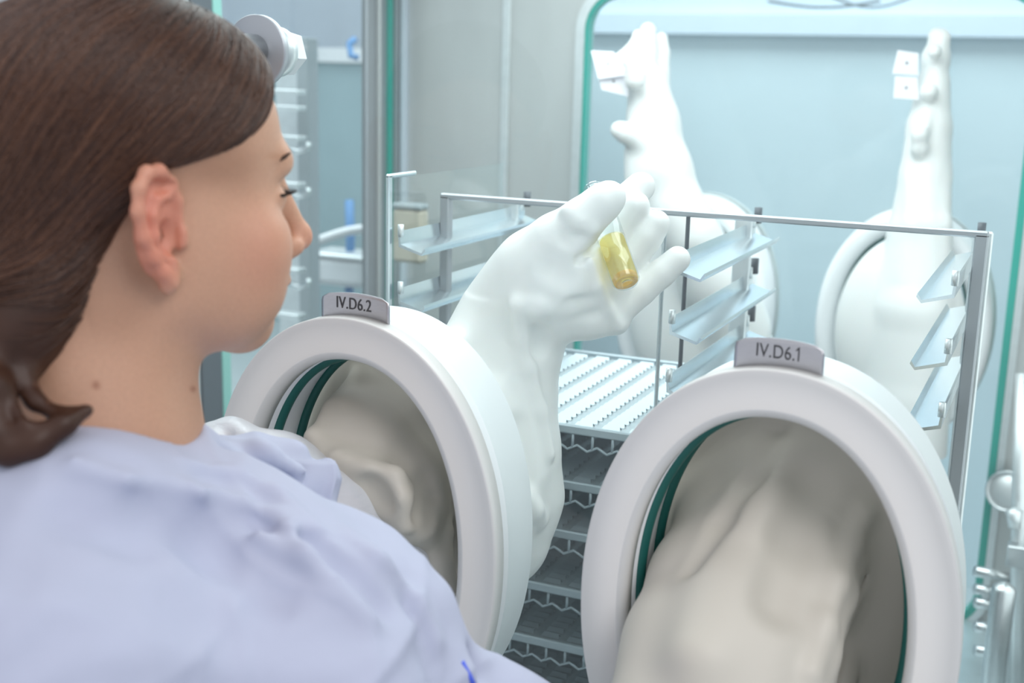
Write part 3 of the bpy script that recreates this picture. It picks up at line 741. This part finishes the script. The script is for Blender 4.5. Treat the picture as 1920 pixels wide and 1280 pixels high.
he((0, .020, -.062), (.050, .055, .036), .03)
hc((-.028, .083, .034), (.028, .083, .034), .011, .011, .014)
# nose
hc((0, .092, .020), (0, .113, -.020), .0065, .0085, .010)
hc((0, .116, -.026), (0, .1161, -.026), .0100, .0100, .007)
for s in (-1, 1):
    he((s * .0115, .106, -.031), (.0065, .0095, .0075), .005)
    he((s * .0065, .112, -.0385), (.0035, .005, .0035), .002, True)
# lips and philtrum
he((0, .093, -.050), (.026, .012, .016), .012)
he((0, .0985, -.056), (.021, .0095, .0052), .005); he((0, .0955, -.066), (.019, .0095, .0058), .005)
# eye sockets and lids
for s in (-1, 1):
    he((s * .031, .096, .008), (.015, .013, .010), .014, True)
    he((s * .031, .077, .008), (.0135, .0125, .0115), .004)
# neck
nb = spot(215, 850, .86)
fd.cap(H((0, -.030, -.045)), nb + np.array([0, 0, -.03]), .049, .060, .03)
fd.cap(H((0, -.045, -.02)), spot(160, 800, .84), .046, .058, .03)
hc((.040, -.03, -.055), (.012, .03, -.175), .014, .012, .03)
# ears
for s in (-1, 1):
    E0 = np.array([s * .0735, -.004, -.006]); U = np.array([s * .56, -.82, 0]); U /= np.linalg.norm(U); W = np.array([s * .02, -.17, .98]); W /= np.linalg.norm(W)
    N = np.cross(U, W) * s; N *= np.sign(N[0] * s)
    ep = lambda u, v, w=0: E0 + U * u + W * v + N * w
    q = 1.12
    hel = [(-.002, .004), (-.003, .016), (.001, .027), (.010, .0345), (.021, .034), (.029, .026), (.0325, .013), (.031, -.002), (.0255, -.014), (.019, -.024), (.012, -.031)]
    ra = [.0028, .0030, .0033, .0036, .0038, .0037, .0036, .0034, .0034, .0036, .0040]
    for (a, b), (c, d), r1, r2 in zip(hel, hel[1:], ra, ra[1:]): hc(ep(a * q, b * q, .003), ep(c * q, d * q, .003), r1 * 1.1, r2 * 1.1, .005)
    Re = np.stack([U, W, N], 1)
    he(ep(.014 * q, .004 * q, -.002), (.018 * q, .030 * q, .0042), .004, Rl=Re)
    he(ep(.011 * q, -.028 * q, .001), (.0095, .0115, .0048), .005, Rl=Re)
    anti = [(.006, .020), (.014, .019), (.0205, .010), (.021, -.002), (.016, -.013), (.009, -.019)]
    for (a, b), (c, d) in zip(anti, anti[1:]): hc(ep(a * q, b * q, .003), ep(c * q, d * q, .003), .0030, .0030, .004)
    hc(ep(-.002, -.002, .004), ep(-.001, -.010, .004), .0042, .0040, .004)
    he(ep(.010 * q, -.004 * q, .004), (.0085, .0115, .0085), .003, True, Rl=Re)
    he(ep(.009 * q, .0255 * q, .005), (.009, .0035, .0035), .003, True, Rl=Re)
V, Q = fd.mesh(); V = relax(V, Q, 1, .5)
headF = fd
# torso, arms (coarser grid) in the same body mesh
fb = Field((-.34, -.50, .86), (.42, .18, 1.38), .006)
NB = spot(200, 880, .88)
RS = spot(560, 1150, .80); LS = spot(380, 900, 1.03)
fb.cap(NB, NB + np.array([0, .0, -.35]), .07, .11, .05); fb.cap(RS, NB + np.array([.02, 0, -.05]), .045, .06, .05); fb.cap(LS, NB + np.array([0, 0, -.05]), .045, .06, .05)
fb.cap(LS, spot(600, 950, 1.09), .042, .038, .02); fb.cap(spot(600, 950, 1.09), spot(850, 980, 1.22), .038, .034, .02)
fb.cap(spot(850, 980, 1.22), (.05, .19, 1.17), .033, .030, .02); fb.cap((.05, .19, 1.17), spot(1020, 530, 1.235), .030, .022, .02)
fb.cap(RS, spot(950, 1350, .86), .045, .038, .03); fb.cap(spot(950, 1350, .86), spot(1250, 1500, .93), .034, .028, .02)
headV, headQ = V, Q
# eyes, lashes, brows
for s in (-1, 1):
    c = H((s * .031, .0755, .008)); fw = HM @ np.array([0, 1, 0.])
    bm = bmesh.new(); bmesh.ops.create_uvsphere(bm, u_segments=20, v_segments=14, radius=.0122); me = bpy.data.meshes.new('eye'); bm.to_mesh(me); bm.free()
    me.polygons.foreach_set('use_smooth', [True] * len(me.polygons)); o = link('eye', me, MT['eye'], person); o.location = Vector(c)
    L = MB()
    for i in range(16):
        a = -1.1 + 2.2 * i / 15; r = H((s * .031 + .0130 * math.sin(a), .0765 + .0128 * math.cos(a), .0125)); t = H((s * .031 + .0200 * math.sin(a), .0765 + .0205 * math.cos(a), .0150))
        L.tube([r, (np.array(r) + t) / 2 + HM @ np.array([0, 0, -.001]), t], [.0006, .0005, .0002], 5)
    for i in range(10):
        a = -1.0 + 2.0 * i / 9
        L.tube([H((s * .031 + .0132 * math.sin(a), .0765 + .0128 * math.cos(a), .0118)), H((s * .031 + .0132 * math.sin(a + .22), .0765 + .0128 * math.cos(a + .22), .0118))], .0012, 5)
    L.build('eyelashes', MT['lash'], person)
    Bm = MB()
    for i in range(22):
        u = i / 21; x = .012 + .036 * u; y = .0955 - .018 * u * u; z = .034 + .006 * math.sin(u * 2.2)
        Bm.tube([H((s * x, y, z - .002)), H((s * (x + .006), y - .002 + .0006, z + .002))], [.0007, .0003], 4)
    Bm.build('eyebrow', MT['hair'], person)

# hair
fh = Field((-.26, -.42, 1.28), (.12, -.06, 1.66), .0025)
def hhe(c, r, k=.02, sub=False): fh.ell(H(c), r, HM, k, sub)
hhe((0, -.027, .056), (.082, .098, .086), .02)
hhe((.004, .024, .072), (.064, .060, .052), .03)
hhe((0, -.085, .030), (.066, .060, .080), .03)
chn = lambda p, k=.02: chain(fh, p, k)
# carve the face and the nape free: keep the part above a slanted line through the ear top
sl, P = fh.win(fh.lo, fh.lo + np.array(fh.n) * fh.h)
q = [P[i] - HT[i] for i in range(3)]
lx, ly, lz = [sum(q[i] * HM[i, j] for i in range(3)) for j in range(3)]
front = .034 + .30 * np.maximum(ly + .005, 0) + 9.0 * np.maximum(ly - .030, 0)**2 * 1.0 + 28 * np.maximum(ly - .062, 0)**2 * 3
back = .034 + 1.75 * np.minimum(ly + .012, 0); back = np.maximum(back, -.055 + .85 * (ly + .058))
line = np.where(ly > -.012, front, back)
cut = (line - lz) * .75
k = .010; hh = np.maximum(k - np.abs(fh.d - cut), 0) / k; fh.d = np.maximum(fh.d, cut) + hh * hh * k * .25
# low loose bun at the nape
chn([(90, 480, .80, 105), (40, 570, .79, 95), (0, 640, .78, 70), (-20, 700, .775, 54)], .03)
chn([(-50, 640, .765, 55), (-22, 730, .745, 38), (-20, 795, .74, 36), (15, 838, .738, 33), (68, 830, .74, 26), (120, 796, .745, 19), (165, 770, .755, 9)], .008)
chn([(30, 640, .775, 44), (42, 705, .765, 21), (66, 752, .758, 15), (110, 778, .755, 13), (160, 768, .757, 8)], .008)
chn([(0, 700, .755, 12), (45, 795, .735, 8), (110, 802, .742, 6)], .005)
V, Q = fh.mesh(); V = relax(V, Q, 2)
hair = fmesh('hair', V, Q, MT['hair'], person)
# individual strands following the sweep of the hair
def strands(n, npts=34):
    P = []
    rng = np.random.default_rng(3)
    while len(P) < n:
        u = rng.normal(size=3); u /= np.linalg.norm(u)
        p = np.array([0, -.02, .06]) + u * np.array([.082, .098, .086])
        if p[2] > .03 and p[0] > -.06: P.append(p)
    P = np.array(P); W = (HM @ P.T).T + HT
    bun = H((.015, -.135, -.070)); out = []
    off = rng.uniform(.0002, .0016, n)
    jit = rng.normal(size=(n, 3)) * .16
    for s in range(npts):
        for _ in range(2):
            d = fh.sample(W); g = fh.grad(W); W = W - g * (d - off)[:, None]
        out.append(W.copy())
        loc = (W - HT) @ HM
        tgt = bun - W; tgt /= np.linalg.norm(tgt, axis=1)[:, None] + 1e-9
        dn = (HM @ np.array([.55, -.15, -.85]))
        wt = np.clip((loc[:, 2] - .050) / .09, 0, 1)[:, None] * np.clip(loc[:, 1:2] * 9 + .30, .0, .85)
        v = tgt * (1 - wt) + dn * wt + jit * .4
        g = fh.grad(W); v = v - g * (v * g).sum(1)[:, None]; v /= np.linalg.norm(v, axis=1)[:, None] + 1e-9
        W = W + v * .0052
    return np.stack(out, 1)
S = strands(8000)
keep = np.abs(fh.sample(S[:, 0])) < .01
S = S[keep]
# strands wound round the loops of the bun
def loop_strands(pts, n, npts, seed):
    rng = np.random.default_rng(seed); P = np.array([spot(x, y, d) for x, y, d, r in pts]); R0 = np.array([r * d / F for x, y, d, r in pts])
    cum = np.r_[0, np.cumsum(np.linalg.norm(np.diff(P, axis=0), axis=1))]; t = np.linspace(0, cum[-1], npts)
    C = np.stack([np.interp(t, cum, P[:, i]) for i in range(3)], 1); R = np.interp(t, cum, R0)
    for _ in range(3): C[1:-1] = (C[:-2] + 2 * C[1:-1] + C[2:]) / 4
    T = np.gradient(C, axis=0); T /= np.linalg.norm(T, axis=1)[:, None]
    X = np.cross(T, CR[2]); X /= np.linalg.norm(X, axis=1)[:, None]; Y = np.cross(T, X)
    a = rng.uniform(0, 2 * PI, n)[:, None] + np.linspace(0, .9, npts)[None] + rng.normal(size=(n, 1)) * .1
    q = rng.uniform(1.0, 1.05, n)[:, None]
    return C[None] + (X[None] * np.cos(a)[..., None] + Y[None] * np.sin(a)[..., None]) * (R[None] * q)[..., None]
np_ = S.shape[1]
S = np.concatenate([S, loop_strands([(-50, 640, .765, 55), (-22, 730, .745, 38), (-20, 795, .74, 36), (15, 838, .738, 33), (68, 830, .74, 26), (120, 796, .745, 19), (165, 770, .755, 8)], 700, np_, 5),
    loop_strands([(30, 640, .775, 44), (42, 705, .765, 21), (66, 752, .758, 15), (110, 778, .755, 13), (160, 768, .757, 7)], 350, np_, 6),
    loop_strands([(90, 480, .80, 108), (40, 570, .79, 98), (0, 640, .78, 73), (-20, 700, .775, 56)], 1100, np_, 7)])
nt = MT['strand'].node_tree; hi = nt.nodes.new('ShaderNodeHairInfo'); cr_ = nt.nodes.new('ShaderNodeValToRGB')
cr_.color_ramp.elements[0].color = (.035, .013, .007, 1); cr_.color_ramp.elements[1].color = (.13, .055, .028, 1); cr_.color_ramp.elements[1].position = .95
cr_.color_ramp.elements.new(.55).color = (.060, .024, .013, 1)
nt.links.new(hi.outputs['Random'], cr_.inputs[0]); nt.links.new(cr_.outputs[0], nt.nodes['Principled BSDF'].inputs['Base Color'])
hc_ = bpy.data.hair_curves.new('hair_strands'); hc_.add_curves([S.shape[1]] * len(S))
hc_.attributes['position'].data.foreach_set('vector', S.reshape(-1).astype(np.float32))
ra = hc_.attributes.get('radius') or hc_.attributes.new('radius', 'FLOAT', 'POINT')
rr = np.tile(np.concatenate([np.linspace(.00010, .00028, 6), np.full(S.shape[1] - 12, .00028), np.linspace(.00028, .00004, 6)]), len(S)).astype(np.float32)
ra.data.foreach_set('value', rr)
so = bpy.data.objects.new('hair_strands', hc_); COL.objects.link(so); hc_.materials.append(MT['strand']); so.parent = person
so.matrix_parent_inverse = Matrix.Translation(-person.location); so['kind'] = 'stuff'

# gown
def folds(P):
    x, y, z = P[:, 0], P[:, 1], P[:, 2]
    c = (P - CAM) @ CR.T; u = c[:, 0] / c[:, 2] * F + 960; v = 640 - c[:, 1] / c[:, 2] * F
    wa = u / 90 + 1.2 * np.sin(v / 110 + .5) + .6 * np.sin(u / 61); wb = v / 70 + 1.1 * np.sin(u / 130)
    a = np.abs(np.sin(wa * .9 + wb * .55)); r1 = (1 - a)**3
    a2 = np.abs(np.sin(wa * 1.7 - wb * .9 + 1.1)); r2 = (1 - a2)**3
    right = np.clip((u - 150) / 350, .25, 1)
    sd = np.abs((u - 590) + (v - 1085) * .5)
    return .0012 * np.exp(-(sd / 5)**2) * (v > 1060) + right * (.0036 * r1 + .0026 * r2) + .0010 * np.sin(wb * 2.7 + wa) - .001
fg = Field((-.36, -.56, .96), (.34, -.02, 1.37), .0036)
chain(fg, [(235, 945, .86, 130), (160, 1050, .80, 240), (80, 1300, .74, 380)], .05)
chain(fg, [(320, 868, .88, 60), (240, 862, .86, 66), (160, 880, .84, 80), (80, 930, .82, 90), (-40, 985, .80, 110), (-200, 1090, .78, 160)], .035)
chain(fg, [(360, 900, .90, 78), (480, 1050, .86, 130), (580, 1180, .82, 160), (600, 1330, .78, 200)], .05)
chain(fg, [(520, 1030, .93, 90), (648, 1088, .90, 110), (735, 1185, .87, 112), (800, 1310, .86, 120)], .035)
chain(fg, [(860, 1275, .90, 66), (960, 1335, .90, 72), (1250, 1500, .93, 85)], .025)
chain(fg, [(300, 1050, .84, 130), (420, 1250, .80, 220)], .05)
# far shoulder with its loose armhole edge
chain(fg, [(400, 870, .94, 60), (470, 880, .97, 62), (530, 866, .98, 44), (560, 848, .98, 18)], .010)
chain(fg, [(430, 925, .95, 60), (540, 930, .97, 62), (596, 905, .985, 36), (618, 872, .985, 10), (620, 950, .98, 9)], .010)
chain(fg, [(560, 960, .96, 56), (600, 958, .97, 26), (616, 962, .97, 11)], .010)
for pts, s_ in (([(450, 838, .925, 8), (500, 850, .925, 9), (560, 880, .94, 8)], False), ([(380, 880, .86, 8), (500, 940, .87, 9), (600, 1000, .88, 9)], False),
                ([(420, 860, .88, 9), (520, 890, .91, 9)], True), ([(430, 960, .83, 16), (520, 1040, .80, 14)], True), ([(600, 1020, .82, 9), (660, 1120, .80, 10)], True),
                ([(560, 1010, .83, 9), (620, 1080, .81, 9)], False), ([(690, 1040, .83, 7), (800, 1160, .81, 8)], True), ([(150, 890, .80, 9), (300, 930, .80, 9)], True),
                ([(250, 900, .81, 7), (420, 960, .80, 8)], False), ([(840, 1215, .86, 10), (880, 1260, .86, 12)], True)):
    chain(fg, pts, .022, s_)
ridge(fg, [(140, 868), (240, 905), (400, 930), (520, 968), (640, 1035)], 12, .008, .012)
ridge(fg, [(380, 925), (420, 965), (470, 1000), (560, 1050)], 14, .009, .012)
ridge(fg, [(350, 868), (440, 890), (520, 925), (590, 985)], 11, .008, .010)
ridge(fg, [(545, 985), (575, 1040), (620, 1090), (700, 1160)], 13, .008, .012)
ridge(fg, [(660, 1000), (705, 1045), (770, 1130), (820, 1200)], 13, .007, .012)
dent(fg, [(430, 940), (480, 975)], 22, .008, .012)
dent(fg, [(585, 1010), (640, 1060), (720, 1130)], 22, .008, .012)
dent(fg, [(300, 960), (400, 1010), (520, 1100)], 40, .008, .02)
dent(fg, [(120, 940), (260, 1000)], 40, .004, .02)
# keep the neck clear
fg.cap(spot(200, 740, .855), spot(200, 838, .875), .066, .060, .004, True)
V, Q = fg.mesh(); V = relax(V, Q, 2); g = fg.grad(V); V = V + g * folds(V)[:, None]; V = relax(V, Q, 2)
gown = fmesh('gown', V, Q, MT['gown'], person)
# loose flap at the armhole
fv = []; ff = []; NU, NV = 24, 12
for j in range(NV + 1):
    for i in range(NU + 1):
        a, b = i / NU, j / NV
        xt, yt, dt = 440 + 188 * a, 868 - 10 * a - 6 * math.sin(a * 5), .948 + .014 * a
        xb, yb, db = 480 + 147 * a, 1000 - 22 * a, .915 + .040 * a
        x = xt + (xb - xt) * b + a * 4 * math.sin(b * 7); y = yt + (yb - yt) * b; d = dt + (db - dt) * b - .006 * math.sin(b * PI) + .0025 * math.sin(a * 14 + b * 4)
        fv.append(spot(x, y, d))
for j in range(NV):
    for i in range(NU): ff.append([j * (NU + 1) + i, j * (NU + 1) + i + 1, (j + 1) * (NU + 1) + i + 1, (j + 1) * (NU + 1) + i])
fo = link('armhole_flap', world_mesh(fv, ff, 'armhole_flap'), MT['gown'], person)
md = fo.modifiers.new('s', 'SOLIDIFY'); md.thickness = .0012
# translucent oversleeve
fs = Field((-.30, -.22, .96), (.12, .12, 1.32), .0032)
chain(fs, [(430, 862, 1.06, 80), (520, 905, 1.07, 84), (620, 968, 1.10, 80), (700, 1014, 1.125, 72), (770, 1042, 1.15, 52)], .02)
for i in range(4):
    a = 430 + i * 42
    chain(fs, [(a - 6, 800 + i * 20, 1.04, 5), (a + 6, 860 + i * 22, 1.03, 5), (a - 12, 930 + i * 20, 1.035, 5)], .014, i % 2 == 0)
# the body stays inside its clothes
sl, P = fb.win(fb.lo, fb.lo + np.array(fb.n) * fb.h)
PP = np.stack([p.ravel() for p in P], 1).astype(float)
def inb(f_): return np.where(((PP > f_.lo + f_.h) & (PP < f_.lo + (np.array(f_.n) - 2) * f_.h)).all(1), f_.sample(PP), .3)
hull = np.minimum(np.minimum(inb(fg), inb(fs)), inb(GLV)).reshape(fb.d.shape)
fb.d = np.maximum(fb.d, hull + .009).astype(np.float32)
V2, Q2 = fb.mesh()
allV = np.concatenate([headV, V2])
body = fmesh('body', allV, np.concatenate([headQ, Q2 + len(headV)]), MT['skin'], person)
lc = (allV - HT) @ HM
red = np.zeros(len(allV)); ax_ = np.abs(lc[:, 0])
red += .95 * np.exp(-(((ax_ - .088) / .019)**2 + ((lc[:, 1] + .020) / .030)**2 + ((lc[:, 2] + .002) / .044)**2)**3)
red += .55 * np.exp(-((lc[:, 0] / .018)**2 + ((lc[:, 1] - .120) / .014)**2 + ((lc[:, 2] + .030) / .014)**2))
red += .42 * np.exp(-(((ax_ - .052) / .03)**2 + ((lc[:, 1] - .060) / .03)**2 + ((lc[:, 2] + .025) / .03)**2))
red += 1.0 * np.exp(-((lc[:, 0] / .022)**2 + ((lc[:, 1] - .104) / .010)**2 + ((lc[:, 2] + .061) / .009)**2)**2)
mole = np.zeros(len(allV))
cc = (allV - CAM) @ CR.T
pxy = np.stack([cc[:, 0] / cc[:, 2] * F + 960, 640 - cc[:, 1] / cc[:, 2] * F], 1)
for mx_, my_, mr_ in ((180, 722, 8), (362, 729, 6)):
    near = cc[:, 2] < np.percentile(cc[(np.abs(pxy - (mx_, my_)) < 14).all(1), 2], 30) + .006
    mole += near * np.exp(-(((pxy - (mx_, my_))**2).sum(1) / mr_**2)**1.5)
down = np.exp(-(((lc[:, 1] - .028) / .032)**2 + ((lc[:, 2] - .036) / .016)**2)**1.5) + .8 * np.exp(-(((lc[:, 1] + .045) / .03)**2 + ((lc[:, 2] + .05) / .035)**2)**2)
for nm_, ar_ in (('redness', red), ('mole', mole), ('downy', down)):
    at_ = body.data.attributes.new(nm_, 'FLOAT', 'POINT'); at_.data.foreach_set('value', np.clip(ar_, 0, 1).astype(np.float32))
nt = MT['skin'].node_tree; pb = nt.nodes['Principled BSDF']; src = pb.inputs['Base Color'].links[0].from_socket
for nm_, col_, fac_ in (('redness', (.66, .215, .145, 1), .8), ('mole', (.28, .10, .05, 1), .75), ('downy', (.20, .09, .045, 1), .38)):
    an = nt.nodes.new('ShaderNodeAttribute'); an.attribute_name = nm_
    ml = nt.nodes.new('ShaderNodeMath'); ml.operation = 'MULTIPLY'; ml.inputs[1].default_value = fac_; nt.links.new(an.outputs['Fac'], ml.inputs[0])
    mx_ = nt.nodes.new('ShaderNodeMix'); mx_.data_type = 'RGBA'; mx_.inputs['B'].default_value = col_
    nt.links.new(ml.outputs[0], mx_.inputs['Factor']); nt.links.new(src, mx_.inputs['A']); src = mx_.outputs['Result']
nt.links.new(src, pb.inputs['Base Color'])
V, Q = fs.mesh(); V = relax(V, Q, 2); V = V + fs.grad(V) * (.0015 * np.sin(160 * V[:, 0] + 90 * V[:, 2]) * np.sin(120 * V[:, 1] + 140 * V[:, 2]))[:, None]
fmesh('oversleeve', V, Q, MT['sleeve'], person)
tie = [spot(x, y, (surface_depth(fg, x, y) or .86) - .001) for x, y in ((866, 1240), (872, 1252), (880, 1266), (888, 1282))]
MB().tube(tie, .0019, 8).build('blue_tie', MT['bluepen'], person)
